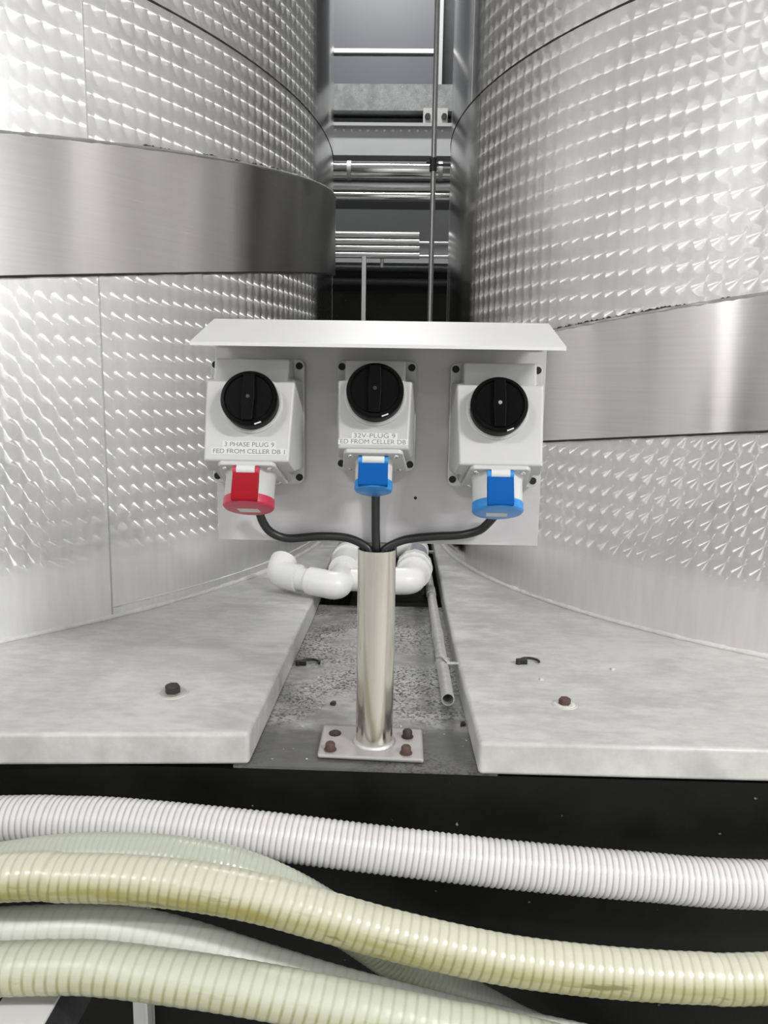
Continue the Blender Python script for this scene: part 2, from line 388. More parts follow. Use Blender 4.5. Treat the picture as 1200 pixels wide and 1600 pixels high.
def tank(T, label, spot, jack, fjb, fjt, zA, seam_lo, seam_mid, seam_up, view, low=None):
    R = T['R']; t = root('steel_tank', (T['c'][0], T['c'][1], ZS), label, 'tank')
    zA -= ZS; jb = lambda a: fjb(a)-ZS; jt = lambda a: min(fjt(a)-ZS, zA-.04); k0 = lambda a: .0; kA = lambda a: zA; top = 2.75
    kT = lambda a: top
    def L(n, bm, m, **kw): return link(n, bm, m, t, local=True, **kw)
    sp1, sp2 = spot
    for lo, hi, s, m in ((k0, jb, seam_lo, sp1), (jt, kA, seam_mid, sp2), (kA, kT, seam_up, sp2)):
        for a0, a1 in ((s, s+130), (s+130, s+245), (s+245, s+360)): L('shell_sheet', ring_sheet(R, a0, a1, lo, hi, 2), m, smooth=40)
    # cooling jacket stands proud of the shell
    for a0, a1 in ((view-180, view), (view, view+180)): L('cooling_jacket', ring_sheet(R+.008, a0, a1, jb, jt, 2, .010), jack, smooth=40)
    L('jacket_weld', ring_bead(R+.006, view-110, view+110, jt, .0035, 6, .25), 'weld', smooth=60)
    L('jacket_edge', ring_bead(R+.004, view-110, view+110, lambda a: jb(a)-.001, .0035, 6, .2), 'grime', smooth=60)
    L('seam', ring_bead(R-.0008, view-110, view+110, kA, .0024, 6, .15), 'grime', smooth=60)
    L('base_bead', ring_bead(R+.001, view-110, view+110, lambda a: .002, .0055, 6, .3), 'sealant', smooth=60)
    # grime collected in patches along the top weld of the jacket
    for a0, a1 in T['grime']: L('grime_streak', ring_bead(R+.003, a0, a1, lambda a: jt(a)+.0030, .0026, 5, .9), 'grime')
    for a, lo, hi in ((seam_lo, 0.003, jb(seam_lo)-.004), (seam_mid, jt(seam_mid)+.003, zA-.003), (seam_up, zA+.003, top)):
        L('vertical_seam', vbead(R, a, lo, hi, .005, .0008), 'seam_steel')
    if low: L('skirt_bead', ring_bead(R, seam_lo, view+60, lambda a: low-ZS, .0022, 6, .35), 'sealant', smooth=60)
    L('lid', lathe((0, 0, top), (0, 0, 1), [(0, R), (.03, R+.004), (.30, .3), (.32, .3), (.42, .28)], 96), 'lid_steel', smooth=40)
    return t
S = lambda d: math.sin(rad(d))
def runs(a, b, n, L):
    out = []
    for i in range(n):
        c = a+(b-a)*random.random()**1.3; out.append((c, c+random.uniform(.5, L)))
    return out
TL['grime'] = runs(-34, -8, 14, 2.2); TR['grime'] = runs(-152, -131, 16, 3.)
tank(TL, 'large steel tank on the left with swirl-polished sheets and smooth band', ('spotL', 'spotL2'), 'jacketL',
     lambda a: .735+.228*S(a+25), lambda a: .960+.24*S(a+25), 1.187, -37.2, -37.56, -52., -30, .067)
tank(TR, 'large steel tank on the right with swirl-polished sheets and smooth band', ('spotR', 'spotR'), 'jacketR',
     lambda a: .410+.12*S(a+138), lambda a: .6325+.117*S(a+138), 1.180, -100., -100., -167., -140)

# ------------------------------------------------------------------ socket stand: post, base plate, back panel, canopy
PX = -.033
st = root('socket_stand', (PX, 1.0, 0), 'floor-bolted steel post carrying white back panel with sloped canopy', 'stand')
bm = extrude_poly([(-.1075, .957, .001), (.0345, .950, .001), (.0345, 1.043, .001), (-.1085, 1.049, .001)], (0, 0, .007))
plate = link('base_plate', bm, 'plate', st, bevel=.004, seg=2)
for i, p in enumerate(((-.089, 1.019), (-.091, .970), (.013, 1.015), (.011, .966))):
    if i == 0: bm = lathe((p[0], p[1], .008), (0, 0, 1), [(0, .0085), (.002, .0085), (.0035, .006)], 12)
    else: bm = lathe((p[0], p[1], .008), (0, 0, 1), [(0, .0085), (.0015, .0085), (.002, .0068), (.009, .0066), (.011, .005)], 14)
    link('anchor_bolt', bm, 'rust' if i in (1, 3) else 'dark_bolt', plate, smooth=40)
pb = pipe_open((PX, 1.0, .008), (PX, 1.0, .2795), .0254, .0236, 40)
link('post', pb, 'post_steel', st, smooth=40)
link('weld_ring', ring_weld := lathe((PX, 1.0, .008), (0, 0, 1), [(0, .030), (.002, .0295), (.005, .0256)], 32), 'weld', st, smooth=60)
pan = link('back_panel', box(-.2447, .1790, 1.0, 1.002, .2876, .5745), 'painted_panel', st, bevel=.0006, seg=1)
link('panel_hole', lathe((.0165, 1.0008, .3486), (0, -1, 0), [(0, .0021), (.0012, .0021)], 12), 'hole', pan)
# canopy: one bent sheet, flat top sloping to the front, small turned-down lip
yb, zb, yf, zf = 1.002, .5745, .885, .5388
prof = [(yb, zb), (yf, zf), (yf, zf-.004), (yf+.0015, zf-.004), (yf+.0015, zf-.0018), (yb, zb-.002)]
link('canopy', extrude_poly([(-.2455, y, z) for y, z in prof], (.4257, 0, 0)), 'canopy', st)
link('fold_strip', box(-.2447, .1790, .992, 1.0, .5445, .5465), 'painted_panel', st)
link('panel_bracket', box(PX-.02, PX+.02, 1.002, 1.008, .20, .50), 'plate', st)
for z in (.30, .47): link('bracket_bolt', lathe((PX, 1.008, z), (0, 1, 0), [(0, .006), (.005, .006)], 6), 'dark_bolt', st)

# ------------------------------------------------------------------ switched socket boxes
def yface(z, zfb): return .900 + (z-zfb)*.36
def socket_box(label, xc, W, zb, zt, zfb, kz, kxo, lid, lidr, fw, pure, txt, sticker, body_mat, knob_on=None):
    a = W/2; b = root('switched_socket', (xc, 1.0, zb), label, 'socket', 'switched sockets on the stand')
    # back box with rounded corners
    pts = []
    for cx, cz, q in ((a-.008, zt-.008, 0), (-a+.008, zt-.008, 1), (-a+.008, zb+.008, 2), (a-.008, zb+.008, 3)):
        for i in range(5): t = (q+i/4)*PI/2; pts.append((xc+cx+.008*math.cos(t), .978, cz+.008*math.sin(t)))
    back = link('back_box', extrude_poly(pts, (0, .0218, 0)), body_mat, b, bevel=.0012, seg=2)
    lug = .0125; sx_, sz_ = .0062, .0075
    for sx in (-1, 1):
        for z in (zt-sz_-.0005, zb+sz_+.001):
            h = lathe((xc+sx*(a-sx_), .9785, z), (0, -1, 0), [(0, .0046), (.0012, .0046)], 14)
            link('screw_hole', h, 'hole', back)
    # cover: wedge that gets deeper towards the bottom, then a chin sloping back
    zs = zt-.0255; yt = yface(zt, zfb); i_ = .0075
    def sec(y, x): return x*(1 - .0) if y > .97 else x
    bm = bmesh.new()
    zc = zb+.006; yc = .9635; zn = zb+.020; yn = .900+(yc-.900)*(zfb-zn)/(zfb-zc)
    out = [(a-lug, zt-.001), (a-lug, zs), (a-.001, zs), (a-.001, zfb), (a-.001, zn), (a-lug, zn), (a-lug, zc)]
    out = out + [(-x, z) for x, z in reversed(out)]
    def fy(z): return yface(z, zfb) if z >= zfb-1e-6 else .900+(yc-.900)*(zfb-z)/(zfb-zc)
    F, Bk = [], []
    for x, z in out:
        y = fy(z); tap = i_*(1-.0)*min(1, (.98-y)/.08)
        xx = x-math.copysign(tap if abs(x) > a-.005 else tap*.3, x); F.append(bm.verts.new((xc+xx, y, z))); Bk.append(bm.verts.new((xc+x, .980, z)))
    n = len(out)
    for i in range(n): bm.faces.new((F[i], F[(i+1) % n], Bk[(i+1) % n], Bk[i]))
    bm.faces.new([F[i] for i in (0, 1, 2, 3, 10, 11, 12, 13)]); bm.faces.new([F[i] for i in (3, 4, 5, 6, 7, 8, 9, 10)]); bm.faces.new(list(reversed(Bk)))
    cover = link('cover', bm, body_mat, b, bevel=.0028, seg=3)
    # rotary switch: axis is the normal of the sloping face
    nf = Vector((0, -1, .36)).normalized(); ey = Vector((0, .36, 1)).normalized(); ex = Vector((1, 0, 0))
    kc = Vector((xc+kxo, yface(kz, zfb), kz))
    link('switch_collar', lathe(kc, nf, [(-.001, .0375), (.0015, .0370), (.0030, .0350)], 48), body_mat, b, smooth=30)
    kn = link('switch_knob', lathe(kc+nf*.001, nf, [(0, .0330), (.012, .0335), (.020, .0335), (.0225, .0322), (.0228, .0290), (.0205, .0275), (.0205, .0010)], 56), 'black_gloss', b, smooth=30)
    g = bmesh.new(); c0 = kc+nf*.0205
    q = [(-.0065, -.0285), (.0065, -.0285), (.0078, 0), (.0065, .0285), (-.0065, .0285), (-.0078, 0)]
    extrude_poly([c0+ex*u+ey*v for u, v in q], nf*.0075, g)
    link('grip', g, 'black_gloss', kn, bevel=.0012, seg=2)
    link('rotor_screw', lathe(c0+nf*.0075, nf, [(0, .0026), (.0006, .0022)], 12), 'chrome' if knob_on else 'black_rubber', kn)
    t_ = rad(-68); rr = .0333; pc = kc+nf*.0215+ex*(rr*.93*math.cos(t_))+ey*(rr*.93*math.sin(t_)); tv = ex*(-math.sin(t_))+ey*math.cos(t_); rv = ex*math.cos(t_)+ey*math.sin(t_)
    link('position_mark', extrude_poly([pc+tv*u+rv*v for u, v in ((-.004, -.0016), (.004, -.0016), (.004, .0026), (-.004, .0026))], nf*.0016), 'pure_white_plastic', kn)
    link('rim_mark', extrude_poly([kc+nf*.012+ex*-.0333+ey*u+nf*v for u, v in ((-.002, -.0015), (.002, -.0015), (.002, .0015), (-.002, .0015))], (-.0006, 0, 0)), 'pure_white_plastic', kn)
    # flange on the chin
    ch = Vector((0, yc-.900, zc-zfb)).normalized(); cn = Vector((0, -(zfb-zc), -(yc-.900))).normalized(); CL = math.hypot(yc-.9, zfb-zc)
    o0 = Vector((xc, .900, zfb)) + ch*.001
    fl = extrude_poly([o0+ex*u+ch*v+cn*-.001 for u, v in ((-fw/2+.004, 0), (fw/2-.004, 0), (fw/2, .004), (fw/2+.006, CL+.001), (-fw/2-.006, CL+.001), (-fw/2, .004))], cn*.006)
    flo = link('socket_flange', fl, body_mat if not pure else 'white_plastic', b, bevel=.0018, seg=2)
    for sx in (-1, 1):
        for v in (.010, CL-.006):
            link('flange_screw', lathe(o0+ex*(sx*(fw/2-.008+.004*(v > .03)))+ch*v+cn*.005, cn, [(0, .0036), (.0012, .0034), (.002, .0022)], 14), 'chrome', flo, smooth=40)
    # socket body along the chin normal, lid, hinge
    sc = o0+ch*(CL*.50); Lk = .0365 if lidr > .025 else .030
    link('socket_body', lathe(sc, cn, [(.0, lidr*1.03), (.006, lidr*1.03), (.008, lidr*.985), (Lk, lidr*.975)], 48), 'pure_white_plastic' if pure else 'white_plastic', b, smooth=35)
    lm, hm = lid
    lo = link('lid', lathe(sc+cn*Lk, cn, [(0, lidr*1.0), (.0015, lidr*1.01), (.0095, lidr*1.01), (.0115, lidr*.95), (.012, lidr*.9)], 56), lm, b, smooth=35)
    uv_ = -ch; hw = .0155 if lidr > .025 else .0185/1.05
    hb = bmesh.new()
    pr = [(.012, lidr*.93), (.012, lidr*1.10), (Lk+.006, lidr*1.10), (Lk+.0105, lidr*1.04), (Lk+.0105, lidr*.6), (Lk, lidr*.6)]
    extrude_poly([sc+cn*t+uv_*r-ex*hw for t, r in pr], ex*(2*hw), hb)
    link('lid_hinge', hb, hm, lo, bevel=.0012, seg=2)
    for sx in (-1, 1):
        e = lathe(sc+cn*.0095+uv_*(lidr*1.01)+ex*(sx*hw), ex*-sx, [(0, .0048), (.0045, .0048)], 16)
        link('hinge_ear', e, lm, lo, smooth=40)
    link('hinge_barrel', lathe(sc+cn*.0085+uv_*(lidr*1.0)-ex*(hw-.0045), ex, [(0, .0058), (2*hw-.009, .0058)], 20), 'pure_white_plastic', b, smooth=40)
    if sticker:
        s0 = sc+cn*(Lk+.012)+ch*(-lidr*.25); 
        sk = link('lid_sticker', extrude_poly([s0+ex*u+ch*-v for u, v in ((-.012, -.021), (.013, -.021), (.0115, -.006), (-.014, -.006))], cn*.0003), 'paper', lo)
    # printed label strips
    for body, z, wd, hg, xo in txt:
        p = Vector((xc+xo, yface(z, zfb), z))
        link('label_strip', extrude_poly([p+ex*u+ey*v for u, v in ((-wd/2, -hg/2), (wd/2, -hg/2), (wd/2, hg/2), (-wd/2, hg/2))], nf*.00035), 'paper', b)
        if body.startswith('|'):                       # the first letter is cut off at the edge of the cover
            link('print', extrude_poly([p+nf*.0004+ex*u+ey*v for u, v in ((-wd/2, .0022), (-wd/2+.0016, .0022), (-wd/2+.0016, .0029), (-wd/2, .0029))], nf*.0001), 'ink', b); body = body[1:]
        text_mesh('print', body, .0078, 'ink', b, p+nf*.0004+ey*-.0002, ex, ey, nf, wd-.005)
    return b, sc, cn
B1 = socket_box('left switched socket box with red lid and 3 phase label', -.1860, .118, .367, .524, .4025, .4690, .0035, ('pink_red', 'red'), .0305, .069, False,
    [('3 PHASE PLUG 9', .4215, .064, .0085, .003), ('FED FROM CELLER DB 1', .4135, .090, .0085, .003)], True, 'white_plastic')
B2 = socket_box('small middle switched socket box with plain blue lid and two-line label', -.0357, .100, .386, .524, .4195, .4805, .001, ('light_blue', 'blue'), .0228, .070, True,
    [('32V-PLUG 9', .4345, .054, .0070, .001), ('|ED FROM CELLER DB', .4275, .082, .0075, -.0005)], False, 'grey_plastic')
B3 = socket_box('right switched socket box with blue lid, white sticker and no label', .1140, .1145, .368, .523, .4030, .4665, -.004, ('light_blue', 'blue'), .0305, .071, True, [], True, 'white_plastic', True)

# cables from the sockets into the post
def cable(px, Y, label):
    P = [onY(p, y) for p, y in zip(px, Y)]
    return tag(link('cable', tube(P, .0056, .004, 14), 'black_rubber', None, smooth=60), label, 'cable', 'black cables into the post')
cable([(404, 796), (411, 816), (424, 832), (450, 841), (500, 838), (540, 840), (566, 850), (578, 862), (580, 885)], [.972, .978, .985, .990, .991, .990, .989, .988, .992], 'black cable curving from the red-lid socket down into the post')
cable([(587, 735), (587, 770), (587, 800), (587, 830), (588, 856), (589, 885)], [.985, .986, .988, .989, .988, .996], 'straight black cable hanging from the middle socket into the post')
cable([(778, 800), (762, 818), (748, 829), (720, 836), (680, 838), (640, 842), (615, 850), (599, 862), (597, 885)], [.972, .978, .985, .990, .991, .991, .989, .988, .992], 'black cable curving from the right blue-lid socket into the post')

# ------------------------------------------------------------------ hoses on the rack
def hose(name, px, Y, r, mat, pitch, rib, label, left, right):
    if not isinstance(Y, (list, tuple)): Y = [Y]*len(px)
    P = [onY(p, y) for p, y in zip(px, Y)]
    P = [P[0]+Vector(v) for v in left] + P + [P[-1]+Vector(v) for v in right]
    return tag(link(name, tube(P, r, pitch/4, 28, rib, pitch), mat, None, smooth=60), label, 'hose', 'hoses across the plinth wall')
hose('ribbed_hose', [(-20, 1281), (100, 1281), (200, 1285), (400, 1304), (600, 1328), (800, 1351), (1000, 1369), (1220, 1383)], .868, .0278, 'hose_white', .0075, .030,
     'white ribbed hose running highest across the black plinth wall', [(-.5, .0, -.03)], [(.5, .0, .01)])
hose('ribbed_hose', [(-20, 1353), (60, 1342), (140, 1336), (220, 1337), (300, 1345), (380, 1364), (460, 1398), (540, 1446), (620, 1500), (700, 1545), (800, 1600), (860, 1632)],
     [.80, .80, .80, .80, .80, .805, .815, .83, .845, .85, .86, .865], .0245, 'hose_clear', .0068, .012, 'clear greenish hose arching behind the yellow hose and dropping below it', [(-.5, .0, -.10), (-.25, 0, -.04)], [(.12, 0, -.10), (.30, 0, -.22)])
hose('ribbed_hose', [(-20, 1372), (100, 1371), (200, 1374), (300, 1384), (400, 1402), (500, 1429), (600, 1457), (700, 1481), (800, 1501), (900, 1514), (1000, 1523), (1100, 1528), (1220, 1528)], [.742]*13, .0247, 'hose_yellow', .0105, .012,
     'yellowed clear hose with olive-brown underside crossing the whole wall', [(-.5, .0, -.05)], [(.5, .0, .04)])
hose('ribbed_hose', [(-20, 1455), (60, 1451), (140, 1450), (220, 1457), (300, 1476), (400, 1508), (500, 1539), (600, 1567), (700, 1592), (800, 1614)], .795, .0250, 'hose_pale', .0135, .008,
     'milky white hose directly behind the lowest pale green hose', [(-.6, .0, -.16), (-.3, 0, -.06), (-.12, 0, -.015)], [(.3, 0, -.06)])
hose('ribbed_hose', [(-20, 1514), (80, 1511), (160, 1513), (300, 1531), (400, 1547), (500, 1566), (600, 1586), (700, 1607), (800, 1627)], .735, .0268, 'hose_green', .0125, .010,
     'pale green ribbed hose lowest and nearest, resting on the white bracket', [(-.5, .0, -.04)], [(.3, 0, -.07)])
# bracket the hoses rest on
rk = root('hose_rack', (-.30, .93, FZ), 'white metal hose bracket on the black wall at lower left', 'bracket')
a0 = onY((140, 1403), .93); za = a0.z
link('arm', box(-.4395, -.3775, .45, .934, za-.006, za), 'bracket', rk, bevel=.001, seg=1)
link('arm_web', box(-.3800, -.3770, .45, .934, za-.075, za-.004), 'dark_steel', rk)  # dark colour stands in for shade on the side of the web
u0 = onY((207, 1500), .928).x; u1 = onY((237, 1500), .928).x
link('upright', box(u0, u1, .922, .934, FZ, za-.001), 'bracket', rk, bevel=.001, seg=1)
link('upright_flange', box(u1-.003, u1, .905, .924, FZ, za-.001), 'bracket', rk)
link('cross_bar', box(-.44, u1, .924, .934, za-.09, za-.06), 'bracket', rk)

# ------------------------------------------------------------------ white PVC drain pipes behind the post
def pvc_run(name, pts, r, parent, mat='pvc'): return link(name, tube(pts, r, .006, 24), mat, parent, smooth=50)
pv = root('drain_pipe', (-.06, 1.75, ZS), 'white plastic drain pipes with elbows behind the steel post', 'pipe')
zc_ = .082
e1 = onZ((436, 897), zc_+.004); e2 = onZ((522, 915), zc_-.004)
dirv = (e2-e1).normalized()
pvc_run('pipe', [e1+dirv*.02, e2], .0245, pv)
k1 = e1
up1 = Vector((.10, .75, .45)).normalized()
pvc_run('elbow', [k1+dirv*.052, k1+dirv*.022, k1+dirv*.004+up1*.004, k1+up1*.022, k1+up1*.046], .0300, pv)
link('elbow_bore', lathe(k1+up1*.0465, up1, [(0, .026), (.0006, .026)], 24), 'hole', pv)
bk = Vector((.02, 1, .02)).normalized()
pvc_run('elbow', [e2-dirv*.060, e2-dirv*.025, e2+dirv*.002+bk*.004, e2+bk*.030+dirv*.01, e2+bk*.075+dirv*.01], .0300, pv)
t0 = e2+bk*.072+dirv*.01; L1 = .40
pvc_run('pipe', [t0, t0+bk*.20, t0+bk*L1], .0245, pv)
link('tee', cyl(t0+bk*.055, t0+bk*.165, .0365, 28), 'pvc', pv, smooth=40)
link('tee_collar', cyl(t0+bk*.155, t0+bk*.185, .041, 28), 'pvc', pv, smooth=40)
link('hose_clamp', cyl(t0+bk*.20, t0+bk*.216, .0395, 28), 'galv', pv, smooth=40)
link('clamp_screw', box(t0.x-.008, t0.x+.014, t0.y+.20, t0.y+.214, t0.z+.036, t0.z+.050), 'galv', pv)
link('pipe_end', cyl(t0+bk*.21, t0+bk*.30, .036, 28), 'pvc', pv, smooth=40)
e3 = onZ((640, 908), zc_-.004); bx_ = t0+bk*.07
pvc_run('pipe', [Vector((bx_.x+.02, e3.y+.0, e3.z)), e3], .0245, pv)
pvc_run('pipe', [bx_+Vector((.0, .02, 0)), bx_+Vector((.045, .0, 0)), Vector((bx_.x+.085, (bx_.y+e3.y)/2, e3.z)), Vector((bx_.x+.11, e3.y, e3.z))], .0245, pv)
bk2 = Vector((.05, 1, .02)).normalized()
pvc_run('elbow', [e3+Vector((-.065, 0, 0)), e3+Vector((-.03, 0, 0)), e3+Vector((0, .006, 0)), e3+bk2*.034+Vector((.006, 0, 0)), e3+bk2*.075+Vector((.006, 0, 0))], .0300, pv)
f0 = e3+bk2*.07+Vector((.006, 0, 0))
link('union_nut', cyl(f0, f0+bk2*.035, .0385, 32), 'pvc', pv, smooth=40)
link('union_flange', cyl(f0+bk2*.03, f0+bk2*.060, .0425, 12), 'pvc', pv, smooth=20)
link('grey_valve', cyl(f0+bk2*.06, f0+bk2*.21, .0270, 28), 'pvc_grey', pv, smooth=40)
pvc_run('elbow', [f0+bk2*.20, f0+bk2*.24, f0+bk2*.26+Vector((-.01, 0, 0)), f0+bk2*.262+Vector((-.06, 0, 0))], .029, pv)

# ------------------------------------------------------------------ conduit lying along the right slab with its clip
ct = root('conduit_tube', (.078, 1.1, 0), 'open-ended galvanised conduit tube running beside the right slab', 'tube')
c0 = onZ((700, 1093), .034); c1 = onZ((663, 862), .030)
c1 = c0+(c1-c0)*1.25
link('tube', pipe_open(c0, c1, .0098, .0082, 24), 'galv', ct, smooth=40)
dv = (c1-c0).normalized()
for t in (.28, .60, .95): link('coupling', cyl(c0+dv*t, c0+dv*(t+.05), .0112, 24), 'galv', ct, smooth=40)
for tcl in (.145, 1.06):
    m_ = c0+dv*tcl
    cl = link('clip', cyl(m_, m_+dv*.012, .0122, 24), 'galv', ct, smooth=40)
    for q, z in ((-.012, .008), (.018, -.002)):
        link('clip_pin', cyl(m_+dv*q+Vector((.006, 0, z)), m_+dv*q+Vector((.026, 0, z)), .0026, 10), 'galv', cl)
    link('clip_saddle', tube([m_+dv*-.010+Vector((.010, 0, .008)), m_+dv*-.002+Vector((.002, 0, .0135)), m_+dv*.006+Vector((-.003, 0, .0135)), m_+dv*.014+Vector((-.010, 0, .009))], .0028, .004, 8), 'galv', cl, smooth=60)
    link('clip_saddle', tube([m_+dv*.020+Vector((.010, 0, .000)), m_+dv*.008+Vector((.010, 0, .008)), m_+dv*.002+Vector((.0, 0, .0135))], .0028, .004, 8), 'galv', cl, smooth=60)

# ------------------------------------------------------------------ bolts and litter on the slabs
def slab_bolt(p, mat, label, r, h):
    c = onZ(p, ZS); b = root('slab_bolt', (c.x, c.y, ZS), label, 'bolt')
    link('washer', lathe((c.x, c.y, ZS), (0, 0, 1), [(0, r*1.7), (.0012, r*1.7), (.0016, r*1.6)], 24), 'sealant' if mat == 'rust' else 'galv', b)
    link('patch', lathe((c.x, c.y, ZS-.001), (0, 0, 1), [(0, r*2.2), (.0016, r*2.1)], 20), 'slab', b)
    link('bolt_head', hexbolt((c.x, c.y, ZS+.0016), r, h), mat, b)
slab_bolt((270, 1083), 'dark_bolt', 'black hex bolt with washer set in the left slab', .0112, .0115)
slab_bolt((882, 1101), 'rust', 'small rusty hex bolt set in the right slab', .0088, .0085)
def cclip(p, z, label, s, rot):
    c = onZ(p, z); r = root('pipe_clip', (c.x, c.y, z), label, 'clip'); rr = .0125*s
    P = [c+Vector((rr*1.25*math.cos(rad(a)), rr*math.sin(rad(a))*1.2, .0035)) for a in range(-20+rot, 200+rot, 20)]
    link('band', tube(P, .0022*s, .004, 8), 'black_rubber', r, smooth=60)
    e = P[-1]
    link('lug', box(e.x-.003, e.x+.011, e.y-.006, e.y+.004, z, z+.008), 'black_rubber', r, bevel=.001)
    link('lug_screw', lathe((e.x-.004, e.y-.004, z), (0, 0, 1), [(0, .004), (.009, .004)], 8), 'dark_bolt', r)
cclip((827, 1036), ZS, 'open black plastic clip lying on the right slab', 1.0, 10)
cclip((484, 1038), 0, 'open black plastic clip lying on the channel floor', 1.1, 10)
def bit(name, p, z, label, pts, h, mat):
    c = onZ(p, z); bm = extrude_poly([(c.x+x, c.y+y, z) for x, y in pts], (0, 0, h)); tag(link(name, bm, mat, None), label, 'debris')
bit('broken_anchor', (520, 1101), 0, 'tiny broken anchor stub in the channel floor', [(-.004, -.003), (.003, -.005), (.005, .002), (0, .005)], .005, 'dark_bolt')
bit('paint_flake', (957, 1046), ZS, 'tiny white flake on the right slab far from its bolt', [(-.003, -.005), (.004, -.002), (.003, .004), (-.002, .003)], .003, 'paper')
bit('paint_flake', (846, 1062), ZS, 'tiny white flake on the right slab between clip and bolt', [(-.003, -.004), (.003, -.003), (.001, .006)], .003, 'paper')
bit('wood_chip', (723, 1133), 0, 'small dark chip beside the right slab edge in the channel', [(-.004, -.006), (.004, -.004), (.003, .005), (-.003, .004)], .004, 'grime')

# ------------------------------------------------------------------ what shows between the tanks
YB = 5.0
def zy(y, Y=YB, x=600): return onY((x, y), Y).z
def xy(x, y, Y=YB): return onY((x, y), Y).x
struct('wall_back', box(-6, 6, YB+.30, YB+.5, FZ, 4.2), 'back_wall', 'dark grey wall at the far end of the gap', 'wall')
XL, XR = -1.6, 1.2
struct('wall_lower', box(-6, 6, YB+.24, YB+.30, FZ, zy(404)), 'wall_black', 'lower part of the far wall, coloured black to stand for darkness', 'wall')  # black colour stands in for the unlit depth of the gap
struct('wall_strip', box(-6, 6, YB+.16, YB+.30, zy(404), zy(318)), 'light_strip', 'plain grey strip of far wall above the stacked tubes', 'wall')
pn = root('wall_cladding', (-.2, YB+.28, zy(122)), 'grey cladding panels with white joint lines high on the far wall', 'cladding')
link('panel', box(XL, xy(681, 60), YB+.2, YB+.30, zy(58)+.012, zy(-120)), 'back_wall', pn)
link('panel', box(XL, xy(681, 60), YB+.2, YB+.30, zy(122)+.01, zy(58)-.012), 'back_wall', pn)
link('joint_strip', box(XL, xy(681, 60), YB+.185, YB+.30, zy(58)-.012, zy(58)+.012), 'white_line', pn)
link('joint_strip', box(XL, xy(700, 60), YB+.185, YB+.30, zy(122)-.004, zy(122)+.008), 'white_line', pn)
link('jamb', box(xy(681, 60), xy(693, 60), YB+.1, YB+.30, zy(200), zy(-120)), 'light_beam', pn)
link('panel', box(xy(693, 60), XR, YB+.22, YB+.30, zy(122)+.01, zy(-120)), 'dark_steel', pn)
tag(link('concrete_beam', box(XL, XR, YB+.05, YB+.3, zy(168), zy(126)), 'beam_conc', None), 'stained grey concrete beam below the far cladding', 'beam')
tag(link('ledge_beam', box(XL, XR, YB+.10, YB+.3, zy(200), zy(176)), 'dark_steel', None), 'dark rough steel ledge under the concrete beam', 'beam')
g = root('gusset_plate', (xy(682, 190), YB, zy(200)), 'bolted grey steel plate at the end of the dark ledge', 'plate')
link('plate', box(xy(661, 190), xy(699, 190), YB-.02, YB+.05, zy(196), zy(170)), 'galv', g)
link('bolt', lathe((xy(668, 184), YB-.02, zy(184)), (0, -1, 0), [(0, .018), (.02, .018)], 6), 'dark_steel', g)
link('bolt', lathe((xy(694, 184), YB-.02, zy(184)), (0, -1, 0), [(0, .018), (.02, .018)], 6), 'dark_steel', g)
g = root('painted_beam', (0, YB, zy(250)), 'pale painted box beam with a riveted top edge across the gap', 'beam')
link('web', box(XL, XR, YB-.08, YB+.2, zy(249), zy(204)), 'light_beam', g)
link('top_flange', box(XL, XR, YB-.11, YB+.2, zy(206), zy(201)), 'light_beam', g)
for i in range(14):
    x = xy(526+i*12.6, 210); link('rivet', lathe((x, YB-.08, zy(211)), (0, -1, 0), [(0, .009), (.006, .006)], 8), 'white_line', g)
g = root('steel_duct', (0, YB-.25, zy(282)), 'thick polished steel pipe across the gap', 'pipe')
rd = (zy(251)-zy(283))/2; Yd = YB-.25
link('pipe', cyl((XL, Yd, zy(267, Yd)), (XR, Yd, zy(267, Yd)), rd*.85, 32), 'shiny', g, smooth=40)
for x in (546, 688): link('clamp_band', cyl((xy(x, 267, Yd)-.012, Yd, zy(267, Yd)), (xy(x, 267, Yd)+.012, Yd, zy(267, Yd)), rd*.85+.004, 32), 'galv', g, smooth=40)
def wall_pipe(y, r, mat, label):
    z = zy(y, Yd); g = root('steel_pipe', (0, Yd, z-r), label, 'pipe')
    link('pipe', cyl((XL, Yd, z), (XR, Yd, z), r, 24), mat, g, smooth=40)
    for x in (-1.2, .9): link('wall_bracket', box(x-.02, x+.02, Yd+r*.6, YB+.155, z-.01, z+.01), 'galv', g)
wall_pipe(292, .025, 'dull_tube', 'pale pipe just under the thick polished pipe')
wall_pipe(307, .026, 'shiny', 'lowest of the three pipes above the grey wall strip')
for x in (-1.2, .9): link('wall_bracket', box(x-.02, x+.02, Yd+.02, YB+.25, zy(267, Yd)-.02, zy(267, Yd)+.02), 'galv', g)
Yt = 4.4
for i, y in enumerate((367.2, 377.8, 388.4, 399)):
    z = zy(y, Yt); names = ('topmost', 'second', 'third', 'lowest')
    g = root('tube_light' if False else 'aluminium_tube', (-.3, Yt, z-.018), names[i]+' of the four stacked aluminium tubes in the gap', 'tube', 'stacked aluminium tubes')
    link('tube', pipe_open((-1.5, Yt, z), (xy(655, y, Yt), Yt, z), .0168, .015, 24), 'dull_tube', g, smooth=40)
    if i in (1, 3): link('rod', cyl((xy(650, y, Yt), Yt, z-.004), (.6, Yt, z-.004), .008, 12), 'dull_tube', g, smooth=40)
    if i == 3: link('valve', cyl((xy(597, 405, Yt), Yt, z-.018), (xy(597, 405, Yt), Yt, z-.065), .010, 12), 'galv', g, smooth=40)
tag(link('support_post', box(xy(565, 450, Yt), xy(572, 450, Yt), Yt-.015, Yt+.015, FZ, zy(400, Yt)), 'dull_tube', None, bevel=.002), 'slim bright metal post under the stacked tubes', 'post')
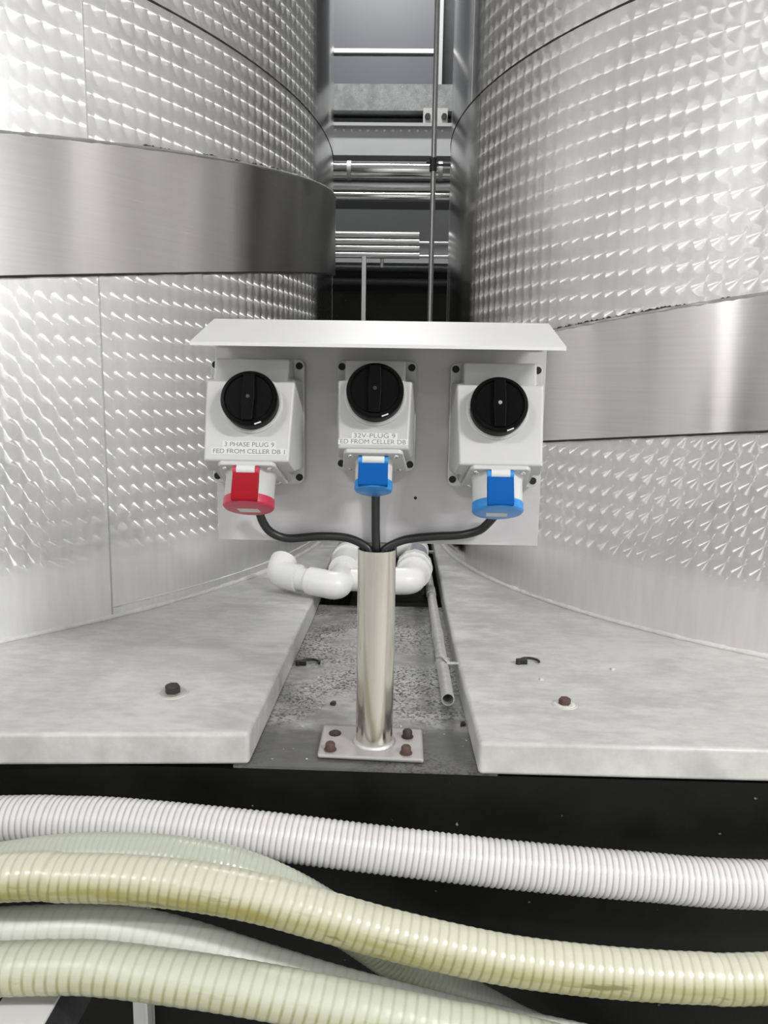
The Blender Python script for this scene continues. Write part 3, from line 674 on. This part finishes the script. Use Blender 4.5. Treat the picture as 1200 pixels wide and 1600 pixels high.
g = root('guard_railing', (0, YB, FZ), 'dark two-rail railing in the shade behind the slim post', 'railing')
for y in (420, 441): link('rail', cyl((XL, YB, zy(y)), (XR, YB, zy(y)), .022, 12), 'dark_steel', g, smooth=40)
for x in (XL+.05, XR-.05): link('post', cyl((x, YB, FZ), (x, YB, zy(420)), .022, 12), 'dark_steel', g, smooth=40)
cv = root('vertical_conduit', (.08, 2.85, -.28), 'tall grey conduit pipe beside the right tank', 'pipe')
Yc = 2.85; xc_ = xy(677, 255, Yc)
link('pipe', cyl((xy(672, 495, Yc), Yc, -.28), (xy(683, 10, Yc), Yc, 3.3), .0092, 20), 'conduit', cv, smooth=40)
zc2 = zy(257, Yc)
cl = link('clamp', cyl((xc_, Yc, zc2-.022), (xc_, Yc, zc2+.022), .0130, 20), 'dark_steel', cv, smooth=40)
link('clamp_arm', box(xc_, xc_+.06, Yc-.004, Yc+.004, zc2-.003, zc2+.003), 'dark_steel', cl)
link('clamp_bolt', cyl((xc_-.024, Yc, zc2+.008), (xc_, Yc, zc2+.008), .005, 8), 'dark_steel', cl)

# ------------------------------------------------------------------ lamps over the aisle (row along X) and a second row behind, plus added brightening lamps
def lamp(x, y, z, watt, label):
    g = root('strip_lamp', (x, y, z), label, 'lamp', 'ceiling strip lamps')
    link('housing', box(x-.45, x+.45, y-.09, y+.09, z, z+.06), 'lamp_case', g)
    link('hanger', box(x-.01, x+.01, y-.01, y+.01, z+.06, 4.2), 'lamp_case', g)
    d = bpy.data.lights.new('strip_light', 'AREA'); d.shape = 'RECTANGLE'; d.size = .85; d.size_y = .15; d.energy = watt; d.color = (1, .993, .98)
    o = bpy.data.objects.new('strip_light', d); COL.objects.link(o); o.parent = g; o.location = (0, 0, -.004)
    return g
for x, k_, n in ((-5.2, 1.5, 'added lamp brightening the left end of the aisle'), (-1.9, 1.1, 'strip lamp over the aisle before the left tank'), (2.0, 2.2, 'strip lamp over the aisle before the right tank'), (4.9, 1.8, 'added lamp brightening the right end of the aisle')):  # outermost two are unseen, added to brighten side walls and tank reflections
    lamp(x, *((-1.2, 2.26) if x == 2.0 else (-1.9, 2.84)), LAMP_W*k_, n)
lamp(0, -4.3, 2.84, LAMP_W*.6, 'strip lamp near the rear wall')
lamp(-.2, 4.1, 3.7, LAMP_W*1.1, 'added lamp brightening the gap behind the tanks')  # unseen lamp, added to lighten what shows between the tanks
